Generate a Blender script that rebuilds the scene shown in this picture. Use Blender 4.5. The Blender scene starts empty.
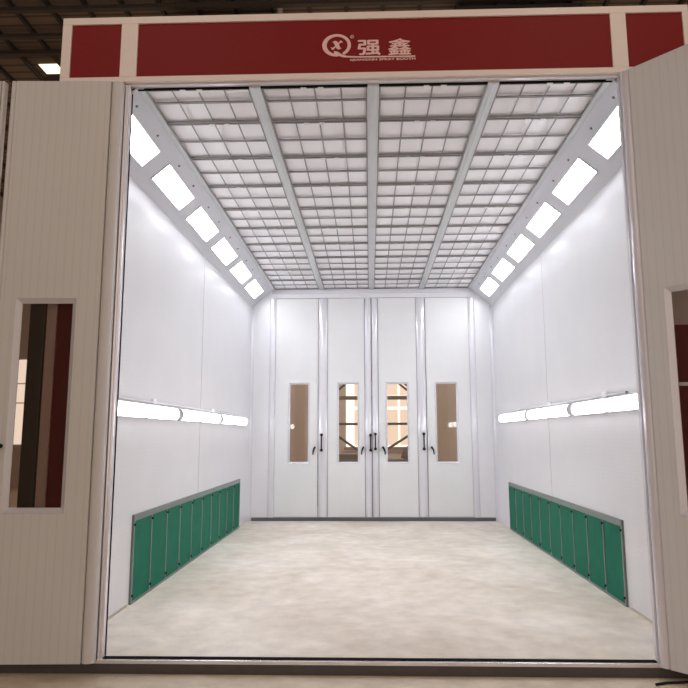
import bpy, bmesh, math, random
from mathutils import Vector, Matrix
random.seed(4)
scene = bpy.context.scene
COL = scene.collection
PI = math.pi

# ------------------------------------------------------------------ materials
def new_mat(name):
    m = bpy.data.materials.new(name); m.use_nodes = True
    nt = m.node_tree
    return m, nt, nt.nodes['Principled BSDF']

def plain(name, rgb, rough=.5, metal=0., spec=.5, noise=0., nscale=6., bump=0.):
    m, nt, b = new_mat(name)
    b.inputs['Roughness'].default_value = rough
    b.inputs['Metallic'].default_value = metal
    b.inputs['Specular IOR Level'].default_value = spec
    tc = nt.nodes.new('ShaderNodeTexCoord')
    n = nt.nodes.new('ShaderNodeTexNoise'); n.inputs['Scale'].default_value = nscale; n.inputs['Detail'].default_value = 5
    nt.links.new(tc.outputs['Object'], n.inputs['Vector'])
    mx = nt.nodes.new('ShaderNodeMix'); mx.data_type = 'RGBA'
    mx.inputs['A'].default_value = (*[c*(1-noise) for c in rgb], 1)
    mx.inputs['B'].default_value = (*[min(1, c*(1+noise)) for c in rgb], 1)
    nt.links.new(n.outputs['Fac'], mx.inputs['Factor'])
    nt.links.new(mx.outputs['Result'], b.inputs['Base Color'])
    if bump:
        bp = nt.nodes.new('ShaderNodeBump'); bp.inputs['Strength'].default_value = bump; bp.inputs['Distance'].default_value = .01
        nt.links.new(n.outputs['Fac'], bp.inputs['Height']); nt.links.new(bp.outputs['Normal'], b.inputs['Normal'])
    return m

def ribbed(name, rgb, rough, axis, period, strength, line=0., spec=.5):
    """painted sheet steel with fine pressed ribs across the given object axis"""
    m, nt, b = new_mat(name)
    b.inputs['Roughness'].default_value = rough
    b.inputs['Specular IOR Level'].default_value = spec
    tc = nt.nodes.new('ShaderNodeTexCoord')
    w = nt.nodes.new('ShaderNodeTexWave'); w.wave_type = 'BANDS'; w.bands_direction = axis
    w.inputs['Scale'].default_value = .314/period; w.inputs['Distortion'].default_value = .15
    w.inputs['Detail'].default_value = 1
    nt.links.new(tc.outputs['Object'], w.inputs['Vector'])
    n = nt.nodes.new('ShaderNodeTexNoise'); n.inputs['Scale'].default_value = 2.2; n.inputs['Detail'].default_value = 4
    nt.links.new(tc.outputs['Object'], n.inputs['Vector'])
    rp = nt.nodes.new('ShaderNodeValToRGB')
    rp.color_ramp.elements[0].position = .0; rp.color_ramp.elements[0].color = (*[c*(1-line) for c in rgb], 1)
    rp.color_ramp.elements[1].position = .22; rp.color_ramp.elements[1].color = (*rgb, 1)
    nt.links.new(w.outputs['Color'], rp.inputs['Fac'])
    mx = nt.nodes.new('ShaderNodeMix'); mx.data_type = 'RGBA'; mx.blend_type = 'MULTIPLY'
    mx.inputs['Factor'].default_value = 1
    nr = nt.nodes.new('ShaderNodeMapRange'); nr.inputs['To Min'].default_value = .95; nr.inputs['To Max'].default_value = 1.03
    nt.links.new(n.outputs['Fac'], nr.inputs['Value'])
    nt.links.new(rp.outputs['Color'], mx.inputs['A']); nt.links.new(nr.outputs['Result'], mx.inputs['B'])
    nt.links.new(mx.outputs['Result'], b.inputs['Base Color'])
    bp = nt.nodes.new('ShaderNodeBump'); bp.inputs['Strength'].default_value = strength; bp.inputs['Distance'].default_value = .004
    nt.links.new(w.outputs['Fac'], bp.inputs['Height']); nt.links.new(bp.outputs['Normal'], b.inputs['Normal'])
    return m

def emit(name, rgb, strength):
    m, nt, b = new_mat(name)
    b.inputs['Base Color'].default_value = (.8, .8, .8, 1)
    b.inputs['Emission Color'].default_value = (*rgb, 1)
    b.inputs['Emission Strength'].default_value = strength
    return m

def concrete(name, dark, light, scale, stretch=(1, 1, 1), rough=.6):
    m, nt, b = new_mat(name)
    tc = nt.nodes.new('ShaderNodeTexCoord'); mp = nt.nodes.new('ShaderNodeMapping')
    mp.inputs['Scale'].default_value = stretch
    nt.links.new(tc.outputs['Object'], mp.inputs['Vector'])
    n1 = nt.nodes.new('ShaderNodeTexNoise'); n1.inputs['Scale'].default_value = scale; n1.inputs['Detail'].default_value = 7
    n1.inputs['Roughness'].default_value = .6; n1.inputs['Distortion'].default_value = .5
    n2 = nt.nodes.new('ShaderNodeTexNoise'); n2.inputs['Scale'].default_value = scale*7; n2.inputs['Detail'].default_value = 6
    n3 = nt.nodes.new('ShaderNodeTexNoise'); n3.inputs['Scale'].default_value = 34; n3.inputs['Detail'].default_value = 2
    for n in (n1, n2, n3): nt.links.new(mp.outputs['Vector'], n.inputs['Vector'])
    r = nt.nodes.new('ShaderNodeValToRGB')
    r.color_ramp.elements[0].position = .33; r.color_ramp.elements[0].color = (*dark, 1)
    r.color_ramp.elements[1].position = .66; r.color_ramp.elements[1].color = (*light, 1)
    nt.links.new(n1.outputs['Fac'], r.inputs['Fac'])
    mr = nt.nodes.new('ShaderNodeMapRange'); mr.inputs['From Min'].default_value = .3; mr.inputs['From Max'].default_value = .7
    mr.inputs['To Min'].default_value = .88; mr.inputs['To Max'].default_value = 1.1
    nt.links.new(n2.outputs['Fac'], mr.inputs['Value'])
    mx = nt.nodes.new('ShaderNodeMix'); mx.data_type = 'RGBA'; mx.blend_type = 'MULTIPLY'; mx.inputs['Factor'].default_value = 1
    nt.links.new(r.outputs['Color'], mx.inputs['A']); nt.links.new(mr.outputs['Result'], mx.inputs['B'])
    # a few darker specks
    sp = nt.nodes.new('ShaderNodeMapRange'); sp.inputs['From Min'].default_value = .27; sp.inputs['From Max'].default_value = .34
    sp.inputs['To Min'].default_value = .82; sp.inputs['To Max'].default_value = 1.
    nt.links.new(n3.outputs['Fac'], sp.inputs['Value'])
    m2 = nt.nodes.new('ShaderNodeMix'); m2.data_type = 'RGBA'; m2.blend_type = 'MULTIPLY'; m2.inputs['Factor'].default_value = 1
    nt.links.new(mx.outputs['Result'], m2.inputs['A']); nt.links.new(sp.outputs['Result'], m2.inputs['B'])
    nt.links.new(m2.outputs['Result'], b.inputs['Base Color'])
    b.inputs['Roughness'].default_value = rough
    bp = nt.nodes.new('ShaderNodeBump'); bp.inputs['Strength'].default_value = .15; bp.inputs['Distance'].default_value = .01
    nt.links.new(n2.outputs['Fac'], bp.inputs['Height']); nt.links.new(bp.outputs['Normal'], b.inputs['Normal'])
    return m

def glass(name, tint, refl_rough=.02, mixf=.12):
    m = bpy.data.materials.new(name); m.use_nodes = True
    nt = m.node_tree; nt.nodes.clear()
    out = nt.nodes.new('ShaderNodeOutputMaterial'); mx = nt.nodes.new('ShaderNodeMixShader')
    t = nt.nodes.new('ShaderNodeBsdfTransparent'); t.inputs['Color'].default_value = (*tint, 1)
    g = nt.nodes.new('ShaderNodeBsdfGlossy'); g.inputs['Roughness'].default_value = refl_rough
    g.inputs['Color'].default_value = (.9, .9, .9, 1)
    lw = nt.nodes.new('ShaderNodeFresnel'); lw.inputs['IOR'].default_value = 1.5
    ad = nt.nodes.new('ShaderNodeMath'); ad.operation = 'ADD'; ad.inputs[1].default_value = mixf*.05
    nt.links.new(lw.outputs['Fac'], ad.inputs[0])
    nt.links.new(ad.outputs[0], mx.inputs['Fac']); nt.links.new(t.outputs[0], mx.inputs[1]); nt.links.new(g.outputs[0], mx.inputs[2])
    nt.links.new(mx.outputs[0], out.inputs['Surface'])
    return m

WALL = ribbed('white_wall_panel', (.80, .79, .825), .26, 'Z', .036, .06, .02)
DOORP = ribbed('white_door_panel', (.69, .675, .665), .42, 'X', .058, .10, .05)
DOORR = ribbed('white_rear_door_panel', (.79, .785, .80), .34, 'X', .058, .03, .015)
WHITE = plain('white_paint', (.80, .79, .82), .30, noise=.02)
COVE = plain('cove_paint', (.62, .62, .67), .45, noise=.02)
ALU = plain('brushed_aluminium', (.80, .79, .84), .24, metal=.75, noise=.03, nscale=20)
ALUW = plain('satin_white_aluminium', (.76, .745, .80), .15, metal=.15, noise=.02)
LEAFP = plain('leaf_edge_paint', (.69, .67, .68), .38, noise=.02)
ALUP = plain('polished_aluminium', (.90, .89, .95), .22, metal=.6, noise=.02)
FASC = plain('fascia_aluminium', (.93, .83, .79), .45, metal=.05, noise=.04, nscale=9)
DARK = plain('dark_rubber', (.012, .011, .010), .9, spec=.05)
CURB = plain('dark_steel', (.075, .066, .064), .55, noise=.15, nscale=18)
GREYST = plain('grey_sill_steel', (.10, .105, .12), .5, noise=.1)
BLACK = plain('black_plastic', (.010, .010, .014), .5, spec=.2)
RED = plain('dark_red_panel', (.235, .009, .010), .5, spec=.25, noise=.06, nscale=40)
PINK = plain('pale_pink_lettering', (.95, .62, .61), .6)
FRAME = plain('filter_frame_metal', (.26, .24, .235), .42, metal=.3, noise=.10, nscale=30)
WIRE = plain('filter_wire_metal', (.30, .28, .29), .45, metal=.35, noise=.1, nscale=30)
BEAM = plain('ceiling_beam_metal', (.60, .61, .62), .38, metal=.25, noise=.06, nscale=14)
LATCH = plain('latch_metal', (.85, .85, .85), .3, metal=.3)
COTTON = plain('white_filter_cotton', (.96, .94, .985), .95, noise=.04, nscale=3.2, bump=.12, spec=.1)
GREEN = plain('green_filter_felt', (.018, .165, .105), .85, noise=.22, nscale=7, bump=.2, spec=.2)
EXFR = plain('grey_filter_frame', (.20, .23, .215), .45, metal=.1, noise=.08, nscale=20)
BOLT = plain('bolt_steel', (.22, .22, .25), .4, metal=.5)
LAMPG = emit('lamp_glass', (.925, .968, 1.), 19.3)
TUBEG = emit('tube_diffuser', (.935, .968, 1.), 10.)
FLOORB = concrete('booth_concrete', (.62, .525, .425), (.84, .765, .69), .8, (1, 1., 1), .5)
FLOORH = concrete('hall_concrete', (.55, .45, .34), (.72, .61, .49), .9, (1, 1.4, 1), .6)
ROOFM = ribbed('brown_roof_sheet', (.23, .17, .13), .7, 'Y', .26, .6, .6)
PURL = plain('dark_purlin_steel', (.045, .036, .03), .6)
RAFT = plain('dark_rafter_steel', (.07, .055, .045), .6)
HALLW = plain('taupe_hall_wall', (.60, .53, .48), .8, noise=.06, nscale=1.2)
DUCT = plain('dark_duct_steel', (.05, .046, .045), .5, noise=.1)
DUCTL = plain('grey_louvre_metal', (.55, .47, .41), .5, noise=.1)
TANST = plain('tan_crane_beam', (.75, .52, .33), .5)
TANST2 = plain('tan_strip', (.55, .48, .40), .6)
BROWNST = plain('brown_brace_steel', (.10, .075, .06), .5, noise=.1)
TANRAIL = plain('tan_rail_steel', (.30, .235, .19), .5, noise=.1)
MACH = plain('brown_machine_paint', (.20, .15, .12), .55, noise=.2)
GLASS = glass('clear_pane', (.93, .92, .91))
GLASST = glass('tinted_pane', (.78, .72, .69))
PANEL_LIT = emit('daylit_window_pane', (1., .74, .54), .62)
PANE_BRIGHT = emit('bright_daylight_pane', (1., .91, .78), 1.35)
SKYL = emit('skylight_pane', (1., .87, .62), 1.6)

# ------------------------------------------------------------------ mesh helpers
class MB:
    def __init__(self): self.bm = bmesh.new()
    def box(self, x0, x1, y0, y1, z0, z1, M=None):
        vs = [self.bm.verts.new(Vector((x, y, z)) if M is None else M @ Vector((x, y, z)))
              for x in (x0, x1) for y in (y0, y1) for z in (z0, z1)]
        for f in ((0, 1, 3, 2), (4, 6, 7, 5), (0, 4, 5, 1), (2, 3, 7, 6), (0, 2, 6, 4), (1, 5, 7, 3)):
            self.bm.faces.new([vs[i] for i in f])
        return self
    def prism(self, pts, axis_a, axis_b, M=None):
        """extrude closed 2-D loop: pts are Vectors at start; axis vector added for end"""
        a = [self.bm.verts.new(p) for p in axis_a]; b = [self.bm.verts.new(p) for p in axis_b]
        n = len(a)
        self.bm.faces.new(a[::-1]); self.bm.faces.new(b)
        for i in range(n): self.bm.faces.new((a[i], a[(i+1) % n], b[(i+1) % n], b[i]))
        return self
    def tube(self, pts, r, seg=10, cap=True):
        pts = [Vector(p) for p in pts]; rs = r if isinstance(r, (list, tuple)) else [r]*len(pts)
        rings = []
        up = None
        for i, p in enumerate(pts):
            d = (pts[min(i+1, len(pts)-1)] - pts[max(i-1, 0)]).normalized()
            if up is None:
                up = Vector((0, 0, 1)) if abs(d.z) < .9 else Vector((1, 0, 0))
            s = d.cross(up).normalized(); u = s.cross(d).normalized(); up = u
            rings.append([self.bm.verts.new(p + (s*math.cos(2*PI*k/seg) + u*math.sin(2*PI*k/seg))*rs[i]) for k in range(seg)])
        for a, b in zip(rings, rings[1:]):
            for k in range(seg): self.bm.faces.new((a[k], a[(k+1) % seg], b[(k+1) % seg], b[k]))
        if cap: self.bm.faces.new(rings[0][::-1]); self.bm.faces.new(rings[-1])
        return self
    def sphere(self, c, r, sx=1, sy=1, sz=1):
        g = bmesh.ops.create_uvsphere(self.bm, u_segments=14, v_segments=9, radius=r)
        for v in g['verts']: v.co = Vector((v.co.x*sx, v.co.y*sy, v.co.z*sz)) + Vector(c)
        return self
    def poly(self, pts, y0, y1):
        """closed outline in x,z given depth from y0 to y1 (front faces -Y)"""
        return self.prism(None, [Vector((x, y0, z)) for x, z in pts], [Vector((x, y1, z)) for x, z in pts])
    def build(self, name, m, parent=None, bevel=0., smooth=False):
        me = bpy.data.meshes.new(name)
        bmesh.ops.recalc_face_normals(self.bm, faces=self.bm.faces)
        self.bm.to_mesh(me); self.bm.free()
        if smooth:
            for p in me.polygons: p.use_smooth = True
        o = bpy.data.objects.new(name, me); COL.objects.link(o)
        me.materials.append(m)
        if parent: o.parent = parent
        if bevel:
            b = o.modifiers.new('bevel', 'BEVEL'); b.width = bevel; b.segments = 2; b.limit_method = 'ANGLE'
        return o

def tag(o, label, cat, group=None, kind=None):
    o['label'] = label; o['category'] = cat
    if group: o['group'] = group
    if kind: o['kind'] = kind
    return o
def empty(name, loc=(0, 0, 0), rz=0.):
    o = bpy.data.objects.new(name, None); COL.objects.link(o)
    o.location = loc; o.rotation_euler = (0, 0, rz); o.empty_display_size = .1
    return o
def struct(o, label, cat): return tag(o, label, cat, kind='structure')
def copy_tree(o, parent=None):
    c = o.copy(); COL.objects.link(c)
    if parent: c.parent = parent; c.matrix_parent_inverse = o.matrix_parent_inverse.copy()
    for ch in list(o.children): copy_tree(ch, c)
    return c
ORD = ['first', 'second', 'third', 'fourth', 'fifth', 'sixth', 'seventh', 'eighth', 'ninth', 'tenth']

# ------------------------------------------------------------------ dimensions (metres)
W = 2.143          # half width of the booth inside
D = 7.02           # depth of the booth
ZT, CW, ZC = 3.721, 1.757, 4.05   # top of the wall, inset and height of the ceiling
HF = -.092         # hall floor
OL, OR = -1.815, 1.80             # the front opening
DL, DR = -1.705, 1.725            # the rear door opening
T = .07

# ------------------------------------------------------------------ camera
cam_d = bpy.data.cameras.new('camera'); cam = bpy.data.objects.new('camera', cam_d); COL.objects.link(cam)
f, ppx, ppy, yaw, pitch, roll = 658.865, 349.204, 336.847, .0304963, .1478736, -.0030142
cy, sy, cp, sp = math.cos(yaw), math.sin(yaw), math.cos(pitch), math.sin(pitch)
fwd = Vector((-sy*cp, cy*cp, sp)); right = Vector((cy, sy, 0)); up = right.cross(fwd)
c_, s_ = math.cos(roll), math.sin(roll)
right, up = right*c_ + up*s_, up*c_ - right*s_
M = Matrix((right, up, -fwd)).transposed().to_4x4(); M.translation = Vector((-.04, -4.57, 1.45))
cam.matrix_world = M
cam_d.sensor_width = 36; cam_d.lens = f/688*36
cam_d.shift_x = (344-ppx)/688; cam_d.shift_y = (ppy-344)/688
scene.camera = cam

# ------------------------------------------------------------------ booth shell
struct(MB().box(-W-.16, W+.16, .035, D+.05, HF-.02, 0).build('floor', FLOORB), 'pale worn concrete floor inside the spray booth', 'floor')
struct(MB().box(-14, 14, -10, 15.2, HF-.3, HF-.02).build('floor_hall', FLOORH), 'tan concrete hall floor in front of the booth', 'floor')
# raise the hall floor skin to its level in front of, beside and behind the booth
g = MB(); g.box(-14, 14, -10, -.004, HF-.02, HF); g.box(-14, -W-.2, -.004, 15.2, HF-.02, HF); g.box(W+.2, 14, -.004, 15.2, HF-.02, HF)
g.box(-W-.2, W+.2, D+.07, 15.2, HF-.02, HF)
struct(g.build('floor_hall_screed', FLOORH), 'tan concrete hall floor screed around the raised booth', 'floor')

def side_wall(sgn, name, label):
    SEAM = 3.61
    g = MB()
    a, b = (-W-T, -W) if sgn < 0 else (W, W+T)
    g.box(a, b, .10, SEAM-.006, 0, ZT); g.box(a, b, SEAM+.006, D, 0, ZT)
    o = struct(g.build(name, WALL), label, 'wall')
    q = MB().box(a if sgn < 0 else -(-W)+.0015, (-W-.0015) if sgn < 0 else b, SEAM-.0058, SEAM+.0058, 0, ZT-.01).build('joint_strip', DARK, o)
    return o
side_wall(-1, 'wall_left', 'white ribbed panel wall on the left of the booth with one dark joint')
side_wall(1, 'wall_right', 'white ribbed panel wall on the right of the booth with one dark joint')

# rear wall around the doors
g = MB()
g.box(-W-T, DL, D, D+T, 0, ZC+.1); g.box(DR, W+T, D, D+T, 0, ZC+.1); g.box(DL, DR, D, D+T, 3.885, ZC+.1)
struct(g.build('wall_back', WALL), 'white rear wall surrounding the four rear doors', 'wall')
struct(MB().box(-W+.06, W-.06, D-.045, D+.03, 0, .056).build('baseboard_back', GREYST, bevel=.006), 'dark grey steel sill under the rear doors', 'sill')
n_trim = 0
def trim(g, m, label, cat='trim', bevel=0., smooth=False):
    global n_trim
    n_trim += 1
    return struct(g.build('trim_%d' % n_trim, m, bevel=bevel, smooth=smooth), label, cat)
# corner covers between the rear wall and the side walls
for s, nm in ((-1, 'left'), (1, 'right')):
    g = MB(); R = .055; pts = [(0, 0)]
    for k in range(9):
        a = k/8*PI/2; pts.append((R*(1-math.sin(a)), R*(1-math.cos(a))))
    lo = [Vector((s*(W-px), D-py, 0.0)) for px, py in pts]; hi = [Vector((s*(W-px), D-py, ZT-.005)) for px, py in pts]
    g.prism(None, lo, hi)
    trim(g, ALUW, 'rounded white cover strip in the rear %s corner of the booth' % nm)
# jamb covers beside the rear doors
for s, x0, nm in ((-1, DL, 'left'), (1, DR, 'right')):
    g = MB(); pts = []
    for k in range(11):
        a = PI*k/10; pts.append((-.052*math.cos(a), .022*math.sin(a)))
    cx = x0 + s*.055
    lo = [Vector((cx+px, D-py, .056)) for px, py in pts]; hi = [Vector((cx+px, D-py, 3.885)) for px, py in pts]
    g.prism(None, lo, hi)
    trim(g, ALUW, 'rounded white jamb strip at the %s edge of the rear doors' % nm)
trim(MB().box(-CW-.02, CW+.02, D-.03, D, 3.965, ZC-.003), ALUW, 'white edge strip where the ceiling meets the rear wall', bevel=.006)

# sloped coves with an opening for every lamp
ca = math.atan2(ZC-ZT, W-CW); CL = math.hypot(ZC-ZT, W-CW)
LAMPV = [.47, 1.62, 2.77, 3.92, 5.06, 6.19]; LH = .445; U0, U1 = .125, .352
def cove_matrix(s):
    # local x = up the slope, y = along the booth, z = out of the slope into the room
    ux = Vector((-s*math.cos(ca), 0, math.sin(ca))); uy = Vector((0, 1, 0)); uz = Vector((-s*math.sin(ca), 0, -math.cos(ca)))
    m = Matrix((ux, uy, uz)).transposed().to_4x4(); m.translation = Vector((s*W, 0, ZT))
    return m
for s, nm in ((-1, 'left'), (1, 'right')):
    m = cove_matrix(s); g = MB()
    g.box(-.01, U0, .02, D, -.012, 0, m); g.box(U1, CL+.01, .02, D, -.012, 0, m)
    e = [.02]
    for v in LAMPV: e += [max(v-LH, .02), v+LH]
    e.append(D)
    for i in range(0, len(e), 2):
        if e[i+1]-e[i] > .01: g.box(U0, U1, e[i], e[i+1], -.012, 0, m)
    struct(g.build('cove_'+nm, COVE), 'grey-white sloping cove between %s wall and ceiling holding the lamps' % nm, 'cove')
    for i, v in enumerate(LAMPV):
        t = empty('cove_light'); t.matrix_world = m @ Matrix.Translation((0, v, 0))
        place = ['nearest the opening', 'second from the opening', 'third from the opening', 'fourth from the opening', 'fifth from the opening', 'farthest, beside the rear wall'][i]
        tag(t, 'lit rectangular lamp in the %s sloping cove, %s' % (nm, place), 'lamp', 'lamps in the sloping coves')
        fr = MB(); d = .012
        v0, v1 = -LH, LH
        if i == 0: v0 = -LH+.0
        fr.box(U0, U0+d, v0, v1, -.055, .010); fr.box(U1-d, U1, v0, v1, -.055, .010)
        fr.box(U0+d, U1-d, v0, v0+d, -.055, .010); fr.box(U0+d, U1-d, v1-d, v1, -.055, .010)
        fr.build('lamp_frame', WHITE, t)
        MB().box(U0+d, U1-d, v0+d, v1-d, -.046, -.038).build('lamp_glass', LAMPG, t)
        h = MB(); h.box(U0-.01, U1+.01, v0-.01, v1+.01, -.075, -.06); h.box(U0-.01, U0, v0-.01, v1+.01, -.06, -.0125); h.box(U1, U1+.01, v0-.01, v1+.01, -.06, -.0125)
        h.box(U0, U1, v0-.01, v0, -.06, -.0125); h.box(U0, U1, v1, v1+.01, -.06, -.0125)
        h.build('lamp_housing', WHITE, t)
        for dv in (-.29, .22):
            MB().tube([(U1+.055, dv, -.001), (U1+.055, dv, .009)], .011, 8).build('bolt', BOLT, t)

# ceiling: cotton above, runners, framed grids
struct(MB().box(-CW-.03, CW+.03, .02, D, ZC+.012, ZC+.05).build('ceiling', COTTON), 'white filter cotton ceiling above the metal grids', 'ceiling')
BX = [-.885, .005, .90]; BW = .042
for x, nm in zip(BX, ('left', 'middle', 'right')):
    g = MB(); g.box(x-BW, x+BW, .02, D-.035, ZC-.022, ZC+.010); g.box(x-.010, x+.010, .02, D-.035, ZC-.027, ZC-.022)
    trim(g, BEAM, 'grey metal runner along the ceiling, the %s of three' % nm, 'runner', bevel=.004)
for s, nm in ((-1, 'left'), (1, 'right')):
    x0, x1 = sorted((s*(CW+.012), s*(CW-.03)))
    trim(MB().box(x0, x1, .02, D-.035, ZC-.012, ZC+.010), BEAM, 'thin grey edge angle between ceiling grids and %s cove' % nm, 'angle')
rows = [-.122+.7125*k for k in range(11)]; rows[0] = .03; rows[10] = D-.04
cols = [(-CW+.03, BX[0]-BW), (BX[0]+BW, BX[1]-BW), (BX[1]+BW, BX[2]-BW), (BX[2]+BW, CW-.03)]
colname = ['far left column', 'column left of the middle runner', 'column right of the middle runner', 'far right column']
def make_grid(x0, x1, y0, y1, ymid, jit):
    t = empty('ceiling_filter_grid', ((x0+x1)/2, (y0+y1)/2, ZC-.012))
    hx, hy = (x1-x0)/2-.003, (y1-y0)/2-.008; b = .017
    g = MB(); g.box(-hx, hx, -hy, -hy+b, -.004, .012); g.box(-hx, hx, hy-b, hy, -.004, .012)
    g.box(-hx, -hx+b*.7, -hy+b, hy-b, -.004, .012); g.box(hx-b*.7, hx, -hy+b, hy-b, -.004, .012)
    g.build('border', FRAME, t)
    ym = ymid-(y0+y1)/2
    MB().box(-hx+b*.7, hx-b*.7, ym-.011, ym+.011, -.004, .008).build('crossbar', FRAME, t)
    for k in (1, 2, 3):
        x = -hx+2*hx*k/4
        MB().tube([(x, -hy+b, .009), (x, hy-b, .009)], .0065, 6).build('wire', WIRE, t)
    for k in (-1, 1):
        MB().box(k*hx*.16+jit-.022, k*hx*.16+jit+.022, -hy-.004, -hy+.03, -.013, -.004).build('latch', LATCH, t, bevel=.003)
    return t
for i in range(10):
    for j, (x0, x1) in enumerate(cols):
        y0, y1 = rows[i], rows[i+1]
        ym = .245 if i == 0 else (y0+y1)/2-.01
        t = make_grid(x0, x1, y0, y1, ym, .03*((i*3+j*5) % 4-1.5))
        tag(t, 'ceiling filter grid, %s row from the opening, %s' % (ORD[i], colname[j]), 'grid frame', 'ceiling filter grids')

# ------------------------------------------------------------------ green exhaust panels low on the side walls
def exhaust(s, nm, y0, y1, H):
    n = 10; xw = s*W
    def bx(g, d0, d1, a, b, z0, z1):
        p, q = sorted((xw-s*d0, xw-s*d1)); g.box(p, q, a, b, z0, z1); return g
    t = empty('exhaust_filter_rack', (0, 0, 0))
    tag(t, 'grey metal frame holding ten green filter panels low on the %s wall' % nm, 'frame', 'exhaust filter frames')
    bx(MB(), 0, .022, y0-.014, y1+.014, H-.055, H).build('top_rail', EXFR, t, bevel=.003)
    bx(MB(), 0, .022, y0-.014, y1+.014, 0.0, .018).build('bottom_rail', EXFR, t)
    e = [y0+(y1-y0)*k/n for k in range(n+1)]
    for k, y in enumerate(e):
        hw = .012
        bx(MB(), 0, .02, y-hw, y+hw, .018, H-.055).build('divider', EXFR, t)
        for z in ((H-.085, .07) if k < n else ()):
            g = MB(); p = xw-s*.02; q = xw-s*.034
            g.tube([(p, y, z), (q, y, z)], .011, 8).build('clip', BLACK, t)
    for k in range(n):
        g = bx(MB(), .001, .012, e[k]+.0125, e[k+1]-.0125, .0185, H-.0555)
        o = g.build('exhaust_filter', GREEN)
        place = ['nearest the opening'] + ['%s from the opening' % ORD[q] for q in range(1, 9)] + ['farthest from the opening']
        tag(o, 'green felt filter panel low in the %s wall, %s' % (nm, place[k]), 'filter panel', 'green exhaust filter panels')
exhaust(-1, 'left', 1.37, 6.16, .757)
exhaust(1, 'right', 1.375, 6.03, .715)

# ------------------------------------------------------------------ tube lights along the side walls
def diffuser(L, r):
    """half-round cover lying along y from 0 to L, bulging towards +x, ends rounded over"""
    g = MB(); rings = []; e = .045; seg = 12
    st = [(0., .0), (.004, .42), (.014, .72), (.028, .92), (e, 1.)]
    prof = st + [(L-a, b) for a, b in reversed(st)]
    for y, k in prof:
        rings.append([g.bm.verts.new((max(k, .02)*r*math.sin(PI*q/seg)*.95, y, -math.cos(PI*q/seg)*r*(.55+.45*k))) for q in range(seg+1)])
    for a, b in zip(rings, rings[1:]):
        for q in range(seg): g.bm.faces.new((a[q], a[q+1], b[q+1], b[q]))
        g.bm.faces.new((a[0], b[0], b[seg], a[seg]))
    g.bm.faces.new(rings[0]); g.bm.faces.new(rings[-1][::-1])
    return g
def wall_lights(s, nm, zc, spans, cy0, cy1):
    pl = ['nearest the opening', 'middle of three', 'nearest the rear doors']
    for i, (a, b) in enumerate(spans):
        t = empty('wall_light', (s*W, a, zc), 0 if s < 0 else PI)
        tag(t, 'lit twin tube light along the %s wall, %s' % (nm, pl[i]), 'wall light', 'tube lights along the walls')
        L = b-a; sg = 1 if s < 0 else -1
        y0, y1 = sorted((0, sg*L))
        g = MB(); g.box(0, .008, y0, y1, -.064, .064); g.box(.008, .030, y0, y1, .060, .064); g.box(.008, .030, y0, y1, -.064, -.060)  # upper and lower lips added to keep tube glow off the wall
        g.build('tray', WHITE, t)
        for ye in (y0-.003, (y0+y1)/2, y1+.003):
            e = MB(); pts = [(0, -.066), (.030, -.066), (.058, -.045), (.070, 0), (.058, .045), (.030, .066), (0, .066)]
            e.prism(None, [Vector((px, ye-.003, pz)) for px, pz in pts], [Vector((px, ye+.003, pz)) for px, pz in pts])
            e.build('end_plate', WHITE if abs(ye-(y0+y1)/2) > .1 else BOLT, t)
        half = L/2-.008
        for k in (0, 1):
            o = diffuser(half, .056).build('diffuser', TUBEG, t, smooth=True)
            o.location = (.012, (y0+.004) if k == 0 else (y0+L/2+.004), 0)
    c = empty('conduit', (s*W, 0, zc+.092))
    tag(c, 'thin white cable conduit above the lights on the %s wall' % nm, 'conduit', 'conduits above the wall lights')
    x = -s*.009
    MB().tube([(x, cy0, 0), (x, cy1, 0)], .009, 8).build('pipe', WHITE, c, smooth=True)
    MB().tube([(x, cy0-.014, 0), (x, cy0, 0)], .011, 8).build('end_cap', BOLT, c)
    for y in ((cy0+.5, cy0+2.4) if s > 0 else (1.78, 4.2)):
        MB().box(min(0, -s*.028), max(0, -s*.028), y-.05, y+.05, -.012, .034).build('junction_box', WHITE, c, bevel=.006)
wall_lights(-1, 'left', 1.675, [(.64, 2.47), (2.64, 4.46), (4.63, 6.46)], .5, 5.3)
wall_lights(1, 'right', 1.71, [(.64, 2.46), (2.63, 4.44), (4.61, 6.40)], 1.09, 5.2)

# ------------------------------------------------------------------ door leaves
def window_bezel(g, x0, x1, z0, z1, yf, yg, w):
    """splayed frame: outer edge at yf on the door face, inner edge at yg by the glass"""
    o = [(x0-w, z0-w), (x1+w, z0-w), (x1+w, z1+w), (x0-w, z1+w)]; i = [(x0, z0), (x1, z0), (x1, z1), (x0, z1)]
    for k in range(4):
        n = (k+1) % 4
        A = Vector((o[k][0], yf, o[k][1])); B = Vector((o[n][0], yf, o[n][1]))
        Cc = Vector((i[n][0], yg, i[n][1])); Dd = Vector((i[k][0], yg, i[k][1]))
        A2, B2 = A + Vector((0, .006, 0)), B + Vector((0, .006, 0)); C2, D2 = Cc + Vector((0, .006, 0)), Dd + Vector((0, .006, 0))
        v = [g.bm.verts.new(p) for p in (A, B, Cc, Dd, A2, B2, C2, D2)]
        for fc in ((0, 1, 2, 3), (7, 6, 5, 4), (0, 4, 5, 1), (2, 6, 7, 3), (0, 3, 7, 4), (1, 5, 6, 2)): g.bm.faces.new([v[q] for q in fc])
def round_profile(x0, x1, z0, z1, yback, bulge):
    g = MB(); pts = []; cx, hw = (x0+x1)/2, (x1-x0)/2
    for k in range(13):
        a = PI*k/12; pts.append((cx-hw*math.cos(a), yback-bulge*(math.sin(a)**.55)))
    g.prism(None, [Vector((x, y, z0)) for x, y in pts], [Vector((x, y, z1)) for x, y in pts])
    return g
ndoor = 0
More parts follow.
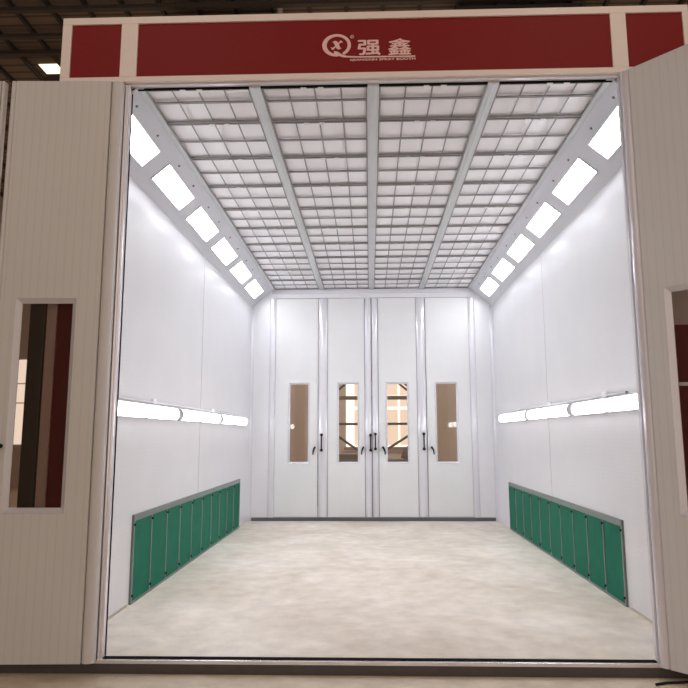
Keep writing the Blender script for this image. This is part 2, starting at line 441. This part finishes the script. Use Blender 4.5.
def leaf(loc, rz, x0, x1, z0, z1, win, label, profiles, bez=.032, pulls=(), lever=None, glassm=GLASS, th=.05, panelm=DOORP, bulge=.02, gap=.003, gap_blocks=(), profm=ALUW):
    """one door leaf; local x along the leaf, front face at y=0 facing -y"""
    global ndoor
    ndoor += 1
    t = empty('door_%d' % ndoor, loc, rz); struct(t, label, 'door')
    wx0, wx1, wz0, wz1 = win
    p = bez
    g = MB()
    px0 = x0 + sum(b-a for a, b in profiles if a <= x0+.001); px1 = x1 - sum(b-a for a, b in profiles if b >= x1-.001)
    px0 += gap if px0 > x0 else 0; px1 -= gap if px1 < x1 else 0
    g.box(px0, wx0-p, 0, th, z0, z1); g.box(wx1+p, px1, 0, th, z0, z1)
    g.box(wx0-p, wx1+p, 0, th, z0, wz0-p); g.box(wx0-p, wx1+p, 0, th, wz1+p, z1)
    g.build('panel', panelm, t)
    for a, b in profiles: round_profile(a, b, z0, z1, th, th+bulge-.004).build('edge_profile', profm, t, smooth=False)
    for a, b in gap_blocks: MB().box(a, b, th, th+.012, z0, z1).build('seal', DARK, t)  # dark strips added behind the leaf gaps to stop hall light showing
    g = MB(); window_bezel(g, wx0, wx1, wz0, wz1, -.004, th*.55, p)
    wf = g.build('window_frame', ALUW, t)
    MB().box(wx0, wx1, th*.55+.007, th*.55+.011, wz0, wz1).build('glass', glassm, wf)
    for x, za, zb, yf in pulls:
        g = MB(); g.tube([(x, yf-.045, za+.02), (x, yf-.045, zb-.02)], .011, 10)
        h = g.build('pull_handle', BLACK, t, smooth=True)
        for z in (za+.02, zb-.02):
            MB().tube([(x, yf, z), (x, yf-.02, z), (x, yf-.06, z)], [.026, .022, .024], 12).build('mount', BLACK, h, smooth=True)
    if lever:
        x, z, dx, dz, yf = lever
        g = MB(); g.tube([(x, yf-.028, z), (x+dx*.35, yf-.036, z+dz*.12), (x+dx*.9, yf-.04, z+dz*.55), (x+dx, yf-.038, z+dz)], [.014, .016, .013, .010], 10)
        h = g.build('lever_handle', BLACK, t, smooth=True)
        MB().tube([(x, yf, z), (x, yf-.036, z)], .018, 12).build('spindle', BLACK, h, smooth=True)
    return t
YB = D+.012
Z0, Z1 = .062, 3.878
WZ = (.99, 2.335)
PH = (1.17, 1.475)
lv = (1.235)
pf = YB
leaf((0, YB, 0), 0, DL+.004, -.953, Z0, Z1, (-1.44, -1.122, *WZ), 'rear door leaf at the far left with a brown-tinted window', [], panelm=DOORR,
     lever=(-1.0, lv, -.028, -.12, 0), glassm=GLASS, gap_blocks=[(-.975, -.953)])
leaf((0, YB, 0), 0, -.945, -.004, Z0, Z1, (-.578, -.252, *WZ), 'rear door leaf just left of the middle meeting edge with pull handle', [(-.945, -.775), (-.125, -.004)], panelm=DOORR,
     pulls=[(-.882, PH[0], PH[1], -.016), (-.028, PH[0]+.0, PH[1]-.01, -.016)], lever=(-.155, lv, -.028, -.12, 0), gap_blocks=[(-.945, -.925), (-.135, -.115), (-.02, -.001)])
leaf((0, YB, 0), 0, .004, .956, Z0, Z1, (.270, .618, *WZ), 'rear door leaf just right of the middle meeting edge with pull handle', [(.004, .118), (.79, .956)], panelm=DOORR,
     pulls=[(.056, PH[0]+.02, PH[1]+.01, -.016), (.896, PH[0]+.02, PH[1]+.01, -.016)], lever=(.188, lv, .035, -.12, 0), gap_blocks=[(.001, .02), (.11, .13), (.935, .958)])
leaf((0, YB, 0), 0, .964, DR-.004, Z0, Z1, (1.130, 1.475, *WZ), 'rear door leaf at the far right with a brown-tinted window', [], panelm=DOORR,
     lever=(1.03, lv, .035, -.12, 0), glassm=GLASS, gap_blocks=[(.962, .985)])

# ------------------------------------------------------------------ booth front
FZ = 4.05
def front_side(s, nm):
    g = MB()
    a, b = sorted((s*(1.872), s*2.335))
    if s < 0:
        struct(MB().box(a, b, .004, .10, HF, FZ).build('wall_front_left', RED), 'dark red front wall panel beside the opening, behind the open left leaf', 'wall')
    else:
        struct(MB().box(a, b, .004, .10, HF, 2.2).build('wall_front_right', RED), 'dark red lower front wall panel behind the open right leaf', 'wall')
        struct(MB().box(a, b, .004, .10, 2.2, FZ).build('wall_front_right_upper', WHITE), 'white upper front wall panel behind the open right leaf', 'wall')
        trim(MB().box(a, 2.262, -.012, .004, 1.775, 1.80), ALU, 'thin grey rail across the red panel behind the right leaf')
front_side(-1, 'left'); front_side(1, 'right')
for s, nm in ((-1, 'left'), (1, 'right')):
    a, b = sorted((s*2.265, s*2.335))
    trim(MB().box(a, b, -.012, .004, HF, FZ), FASC, 'pale corner post at the outer %s edge of the booth front' % nm, 'post')
    # return from the post to the side wall
    a, b = sorted((s*1.872, s*(W+T)))
# posts of the opening: stepped aluminium sections
g = MB(); g.box(-1.872, OL, 0, .03, -.03, FZ); g.tube([(-1.846, -.002, -.03), (-1.846, -.002, FZ)], .012, 14); g.tube([(OL-.0125, -.002, -.03), (OL-.0125, -.002, FZ)], .0125, 14)
trim(g, ALUP, 'shiny stepped aluminium post at the left of the front opening', 'post')
g = MB(); g.box(OR, 1.872, 0, .03, -.03, FZ); g.box(OR, OR+.014, -.008, 0, -.03, FZ)
trim(g, ALUW, 'pale aluminium post at the right of the front opening', 'post', bevel=.002)
trim(MB().box(OL-.008, OL+.004, .0305, .042, 0, 4.035), DARK, 'black rubber seal on the left post of the front opening', 'seal')
# header over the opening
struct(MB().box(-2.335, 2.335, .004, .10, FZ, 4.60).build('wall_front_top', WHITE), 'white header above the front opening behind the red fascia', 'wall')
trim(MB().box(OL, OR, -.012, .03, 4.046, 4.062), ALUW, 'pale lip under the header of the front opening', bevel=.002)
trim(MB().box(OL, OR, .031, .05, 4.034, FZ), DARK, 'black rubber seal under the header of the front opening', 'seal')
# returns that close the booth between front wall and side walls
for s, nm in ((-1, 'left'), (1, 'right')):
    a, b = sorted((s*1.872, s*(W+T)))
    struct(MB().box(a, b, .07, .10, 0, FZ-.0).build('wall_return_'+nm, WALL), 'white return wall between the %s post and side wall' % nm, 'wall')
# threshold
for s, nm in ((-1, 'left'), (1, 'right')):
    a, b = sorted((s*W, s*(W-.012)))
    struct(MB().box(a, b, .10, 1.28, 0, .016).build('baseboard_'+nm, TANST2), 'thin grey strip at the foot of the %s wall near the opening' % nm, 'baseboard')
struct(MB().box(OL, OR, -.006, .0348, HF, -.0015).build('slot_shade_strip', DARK), 'flush black strip painting the slot shade along the booth floor front edge', 'threshold')  # solid strip level with the floor, slot shade put into its colour
trim(MB().box(-1.87, 1.87, -.030, -.006, -.030, -.006), ALU, 'pale metal strip along the front edge of the threshold', 'strip', bevel=.002)
struct(MB().box(-3.6, 3.2, -.028, -.0065, HF, -.031).build('curb_front', CURB), 'dark steel curb under the booth front and open leaves', 'curb')

# ------------------------------------------------------------------ fascia sign
def text_mesh(body, offset=0., shear=0.):
    cu = bpy.data.curves.new('lettering_curve', 'FONT'); cu.body = body; cu.offset = offset; cu.shear = shear
    cu.extrude = .0; cu.size = 1; cu.resolution_u = 4
    ob = bpy.data.objects.new('lettering_tmp', cu); COL.objects.link(ob)
    dg = bpy.context.evaluated_depsgraph_get(); dg.update()
    me = bpy.data.meshes.new_from_object(ob.evaluated_get(dg), depsgraph=dg)
    bpy.data.objects.remove(ob)
    return me
def lettering(body, name, x0, x1, z0, z1, y, parent, bold=0., m=PINK, dz=0.):
    me = text_mesh(body)
    xs = [v.co.x for v in me.vertices]; ys = [v.co.y for v in me.vertices]
    a, b, c, d = min(xs), max(xs), min(ys), max(ys)
    bm = bmesh.new(); bm.from_mesh(me)
    for v in bm.verts:
        u = (v.co.x-a)/(b-a)
        v.co = Vector((x0+u*(x1-x0), 0, z0+(v.co.y-c)/(d-c)*(z1-z0)+u*dz))
    # heavier strokes: the outline laid down again a hair to each side
    base = bm.faces[:]
    for k, (dx, dy) in enumerate(((-1, 0), (1, 0), (0, .7), (0, -.7))):
        if not bold: break
        r = bmesh.ops.duplicate(bm, geom=base)
        for e in r['geom']:
            if isinstance(e, bmesh.types.BMVert): e.co += Vector((dx*bold, -.0002*(k+1), dy*bold))
    for v in bm.verts: v.co.y += y-.002
    bmesh.ops.recalc_face_normals(bm, faces=bm.faces)
    for fc in bm.faces:
        if fc.normal.y > 0: fc.normal_flip()
    me2 = bpy.data.meshes.new(name); bm.to_mesh(me2); bm.free(); bpy.data.meshes.remove(me)
    o = bpy.data.objects.new(name, me2); COL.objects.link(o); me2.materials.append(m); o.parent = parent
    return o
SY = -.044
sign = empty('fascia_sign', (0, 0, 0))
tag(sign, 'long dark red fascia sign in pale frame with logo across the booth front', 'sign')
FXL, FXR = -2.343, 2.330; FB, FT = 4.062, 4.588
MB().box(FXL, FXR, SY, .003, 4.532, FT).build('top_rail', FASC, sign, bevel=.003)
MB().box(FXL, FXR, SY, .003, FB, 4.102).build('bottom_rail', FASC, sign, bevel=.003)
posts = [(FXL, -2.272), (-1.892, -1.765), (1.757, 1.872), (2.284, FXR)]
for a, b in posts: MB().box(a, b, SY, .003, 4.102, 4.532).build('upright', FASC, sign, bevel=.003)
for (q, a), (b, r) in zip(posts, posts[1:]):
    MB().box(a, b, SY+.014, .003, 4.102, 4.532).build('red_panel', RED, sign)
LY = SY+.0136
# logo: ring of the Q with an x inside, tail running into the underline
logo = MB()
cx, cz, ro = -.266, 4.326, .093; N = 48
def ring(cx, cz, rx, rz, ix, iz, ox, a0, a1, n):
    out, inn = [], []
    for k in range(n+1):
        a = a0+(a1-a0)*k/n
        out.append((cx+rx*math.cos(a), cz+rz*math.sin(a))); inn.append((cx+ox+ix*math.cos(a), cz+iz*math.sin(a)))
    return out, inn
o_, i_ = ring(cx, cz, .107, .090, .078, .070, .004, -1.05, 2*PI-1.45, 56)
def strip(g, A, B, y):
    y1 = y-.004
    fa = [g.bm.verts.new((x, y1, z)) for x, z in A]; fb = [g.bm.verts.new((x, y1, z)) for x, z in B]
    ba = [g.bm.verts.new((x, y, z)) for x, z in A]; bb = [g.bm.verts.new((x, y, z)) for x, z in B]
    for k in range(len(A)-1):
        g.bm.faces.new((fa[k], fa[k+1], fb[k+1], fb[k])); g.bm.faces.new((ba[k], bb[k], bb[k+1], ba[k+1]))
        g.bm.faces.new((fa[k], ba[k], ba[k+1], fa[k+1])); g.bm.faces.new((fb[k], fb[k+1], bb[k+1], bb[k]))
    g.bm.faces.new((fa[0], fb[0], bb[0], ba[0])); g.bm.faces.new((fa[-1], ba[-1], bb[-1], fb[-1]))
strip(logo, o_, i_, LY)
tail = [(-.285, 4.268, .012), (-.262, 4.262, .013), (-.240, 4.248, .012), (-.215, 4.237, .009), (-.185, 4.2315, .006), (-.10, 4.2285, .0055), (.318, 4.2255, .0055)]
strip(logo, [(x, z+w) for x, z, w in tail], [(x, z-w) for x, z, w in tail], LY-.0004)
logo.build('emblem', PINK, sign)
# the italic x
g = MB()
d1 = [(-.298, 4.352, .004), (-.288, 4.358, .008), (-.276, 4.352, .0125), (-.264, 4.330, .0135), (-.252, 4.304, .0125), (-.240, 4.296, .007), (-.229, 4.303, .003)]
strip(g, [(x+w, z+w*.5) for x, z, w in d1], [(x-w, z-w*.5) for x, z, w in d1], LY)
d2 = [(-.305, 4.302, .009), (-.293, 4.298, .007), (-.278, 4.312, .0045), (-.262, 4.330, .004), (-.246, 4.346, .0045), (-.234, 4.356, .007), (-.224, 4.352, .009)]
strip(g, [(x-w*.5, z+w) for x, z, w in d2], [(x+w*.5, z-w) for x, z, w in d2], LY-.0006)
g.build('emblem_letter', PINK, sign)
# registered mark: small ring and R
g = MB(); o2, i2 = ring(-.150, 4.394, .013, .013, .0095, .0095, 0, 0, 2*PI, 18); strip(g, o2, i2, LY); g.build('registered_ring', PINK, sign)
lettering('R', 'registered_letter', -.1545, -.1455, 4.3885, 4.3995, LY, sign, .0006)
lettering('\u5f3a', 'lettering', -.106, .058, 4.244, 4.362, LY, sign, .0042)
lettering('\u946b', 'lettering', .120, .286, 4.240, 4.370, LY, sign, .0032)
lettering('QIANGXIN SPRAY BOOTH', 'lettering', -.166, .318, 4.196, 4.215, LY, sign, .0014)

# ------------------------------------------------------------------ open front leaves
fz0, fz1 = -.018, 4.048
a = math.radians(2.2)
# left leaf, folded back flat against the front (local x runs towards the hinge at the right)
LLX = -1.850
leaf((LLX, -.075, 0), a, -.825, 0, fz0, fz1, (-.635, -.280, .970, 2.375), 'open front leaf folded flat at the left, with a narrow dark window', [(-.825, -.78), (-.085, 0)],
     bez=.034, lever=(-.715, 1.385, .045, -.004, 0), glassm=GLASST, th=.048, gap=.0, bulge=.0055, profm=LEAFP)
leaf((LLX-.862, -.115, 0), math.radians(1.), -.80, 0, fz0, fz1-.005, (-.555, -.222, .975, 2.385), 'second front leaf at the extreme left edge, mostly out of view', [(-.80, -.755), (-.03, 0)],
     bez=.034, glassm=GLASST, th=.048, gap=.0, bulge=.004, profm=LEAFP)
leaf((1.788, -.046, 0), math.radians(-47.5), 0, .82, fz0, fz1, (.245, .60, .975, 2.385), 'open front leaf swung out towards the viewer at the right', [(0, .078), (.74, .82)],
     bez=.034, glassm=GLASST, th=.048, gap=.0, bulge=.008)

# ------------------------------------------------------------------ the hall round the booth
HZ = 9.0
struct(MB().box(-14, 14, -10, 15.2, HZ, HZ+.15).build('roof_hall', ROOFM), 'dark brown corrugated hall roof high above the booth', 'roof')
k = 0
for i in range(-20, 21):
    x = -6.30+.655*(i+20)-6.55
    if -14 < x < 13.5:
        o = MB().box(x-.028, x+.028, -3, 15.1, HZ-.08, HZ).build('roof_purlin', PURL); struct(o, 'dark steel purlin running front to back under the brown hall roof', 'purlin')
        o['group'] = 'purlins under the hall roof'
for y in (5.9, 6.67, 7.22):
    o = MB().box(-14, 14, y-.05, y+.05, HZ-.15, HZ-.08).build('roof_rafter', RAFT)
    struct(o, 'dark steel rafter running across under the brown hall roof', 'rafter'); o['group'] = 'rafters under the hall roof'
tag(MB().box(-6.78, -5.4, 7.78, 8.35, HZ-.012, HZ-.002).build('roof_skylight', SKYL), 'bright pale skylight in the dark roof left of the fascia', 'skylight')
o = MB().box(-7.15, -5.4, 8.45, 8.75, 8.40, 8.58).build('crane_beam', TANST, bevel=.02)
tag(o, 'pale tan steel beam high in the hall just above the left door leaf', 'beam')
d = empty('ventilation_duct', (2.6, 6.25, 8.45)); tag(d, 'dark boxy duct under the hall roof above the fascia right half', 'duct')
MB().box(-1.05, 1.05, -.35, .35, -.12, .33).build('body', DUCT, d); MB().box(-1.10, -1.05, -.40, .40, -.17, .33).build('flange', DUCT, d); MB().box(1.05, 1.10, -.40, .40, -.17, .33).build('flange', DUCT, d)
d = empty('roof_louvre', (-2.55, 6.2, 8.5)); tag(d, 'grey louvred vent box under the hall roof above the fascia left half', 'vent')
MB().box(-.95, .95, -.10, .35, -.13, .30).build('casing', DUCT, d)
for q in range(5): MB().box(-.88, .88, -.15, -.10, -.10+q*.075, -.068+q*.075).build('slat', DUCTL, d)
o = MB().tube([(-1.56, 6.0, 8.2), (-1.56, 6.0, HZ-.1)], .05, 10).build('hanger_pipe', DUCTL); tag(o, 'pale vertical pipe hanging from the roof beside the louvred vent', 'pipe')

struct(MB().box(-14.2, -14, -10, 15.4, HF-.3, HZ).build('wall_hall_left', HALLW), 'taupe hall wall far to the left', 'wall')
struct(MB().box(14, 14.2, -10, 15.4, HF-.3, HZ).build('wall_hall_right', HALLW), 'taupe hall wall far to the right', 'wall')
struct(MB().box(-14, 14, 15.2, 15.4, HF-.3, HZ).build('wall_hall_back', HALLW), 'taupe hall end wall behind the rear doors', 'wall')
struct(MB().box(-14, -5.2, -10.2, -10, HF-.3, 5.5).build('wall_reflection_block', HALLW), 'unseen taupe wall behind the viewer, added to darken the left leaf reflection', 'wall')  # added out of view to keep the left window reflection dark
# tall daylit window in the end wall, seen through the two middle rear doors
YE = 15.2
w = empty('window_1', (0, YE, 0)); struct(w, 'tall daylit hall window seen through the middle rear doors', 'window')
fr = MB()
def pane(x0, x1, z0, z1, m, par): MB().box(x0, x1, -.02, -.005, z0, z1).build('pane', m, par)
pane(-.74, -.55, 1.1, 3.05, PANE_BRIGHT, w)
for x0, x1 in ((-.50, -.18), (-.12, .30), (.36, .80), (.86, 1.40)):
    pane(x0, x1, 2.62, 3.05, PANEL_LIT, w); pane(x0, x1, 2.28, 2.56, PANEL_LIT, w); pane(x0, x1, 1.15, 2.20, PANEL_LIT, w)
MB().box(-.55, 1.45, -.012, -.002, 1.1, 3.05).build('daylight_sheet', PANE_BRIGHT, w)  # glowing sheet behind the panes, paints daylight into the gaps between them
MB().box(-.80, 1.50, -.05, -.0, 3.05, 3.12).build('window_head', TANRAIL, w); MB().box(-.80, 1.50, -.06, 0, 1.02, 1.1).build('window_sill', TANRAIL, w)
w = empty('window_2', (0, YE, 0)); struct(w, 'bright hall window panes seen through the left leaf window', 'window')
for z0, z1 in ((3.05, 3.76), (2.46, 3.01), (1.2, 2.42)): MB().box(-10.95, -10.25, -.02, -.005, z0, z1).build('pane', PANE_BRIGHT, w)
# steel frame with bracing behind the booth
b = empty('brace_frame', (0, 9.5, HF)); tag(b, 'brown steel frame with diagonal braces standing behind the rear doors', 'steel frame')
def bar(name, x0, z0, x1, z1, r, m, y=0): MB().tube([(x0, y, z0-HF), (x1, y, z1-HF)], r, 8).build(name, m, b)
for x in (-1.05, 1.25): MB().box(x-.05, x+.05, -.05, .05, 0, 2.9).build('upright', TANRAIL, b)
MB().box(-1.05, 1.25, -.03, .03, 2.19-HF, 2.27-HF).build('rail', TANRAIL, b)
MB().box(-1.05, 1.25, -.025, .025, 1.655-HF, 1.705-HF).build('rail', BROWNST, b)
MB().box(-1.05, 1.25, -.04, .04, 2.74-HF, 2.82-HF).build('rail', TANRAIL, b)
bar('brace', -.98, 2.16, -.30, 2.74, .024, BROWNST, -.05); bar('brace', .42, 2.66, 1.2, 2.02, .022, BROWNST, -.05); bar('brace', .50, 2.68, 1.2, 2.12, .018, BROWNST, -.09)
bar('brace', -1.0, 1.62, -.05, .97, .026, BROWNST, -.05); bar('brace', .05, .98, 1.2, 1.70, .026, BROWNST, -.05)
# a low machine bench behind the right of the two middle doors
d = empty('machine_bench', (.62, 8.9, HF)); tag(d, 'low brown machine bench seen through the window right of the middle', 'bench')
MB().box(-.38, .38, -.25, .25, .98, 1.06).build('bench_top', MACH, d)
for x in (-.33, .33):
    for y in (-.2, .2): MB().box(x-.03, x+.03, y-.03, y+.03, 0, .98).build('leg', MACH, d)
MB().tube([(.05, 0, 1.06), (.10, 0, 1.22), (.22, 0, 1.32)], [.10, .10, .06], 12).build('machine_head', MACH, d, smooth=True)
# low dark store of goods under the window on the left of the middle
d = empty('crate', (-.75, 10.6, HF)); tag(d, 'brown crate low behind the rear door left of the middle', 'crate')
MB().box(-.6, .6, -.4, .4, .10, 1.12).build('body', MACH, d)
for z in (.2, .55, .9): MB().box(-.61, .61, -.42, -.4, z, z+.12).build('slat', TANRAIL, d)
MB().box(-.6, .6, -.35, -.25, 0, .1).build('skid', MACH, d); MB().box(-.6, .6, .25, .35, 0, .1).build('skid', MACH, d)
# steel column in the hall seen through the left leaf
c = empty('steel_column', (-6.5, 8.0, HF)); tag(c, 'dark steel column in the hall seen through the left leaf window', 'column')
MB().box(-.14, .14, -.13, -.11, .02, HZ-.17-HF).build('flange', DUCT, c); MB().box(-.14, .14, .11, .13, .02, HZ-.17-HF).build('flange', DUCT, c)
MB().box(-.012, .012, -.11, .11, .02, HZ-.17-HF).build('web', DUCT, c); MB().box(-.22, .22, -.22, .22, 0, .02).build('base_plate', DUCT, c)
# cable end on the floor at the right
o = MB().tube([(1.72, -.16, HF+.008), (1.80, -.13, HF+.008), (1.90, -.12, HF+.008), (2.02, -.085, HF+.008), (2.25, -.10, HF+.008)], .008, 8).build('cable', BLACK, smooth=True)
tag(o, 'short black cable end on the hall floor below the right leaf', 'cable')

# ------------------------------------------------------------------ light: daylight through the open front of the hall
wd = bpy.data.worlds.new('daylight'); scene.world = wd; wd.use_nodes = True
bg = wd.node_tree.nodes['Background']; bg.inputs['Color'].default_value = (1., .83, .70, 1); bg.inputs['Strength'].default_value = .82

# unseen fill lights added to brighten the hall end wall and front floor
for x, y, e in ((-3, 11.5, 260), (3, 11.5, 260), (-3, -4.5, 55), (3, -4.5, 55)):
    l = bpy.data.lights.new('hall_fill_light', 'AREA'); l.shape = 'DISK'; l.size = .6; l.energy = e; l.color = (1., .84, .70)
    lo = bpy.data.objects.new('hall_fill_light', l); COL.objects.link(lo); lo.location = (x, y, 8.4)

scene.view_settings.view_transform = 'Standard'; scene.view_settings.look = 'None'
scene.view_settings.gamma = 1; scene.view_settings.use_curve_mapping = False
scene.view_settings.exposure = 0
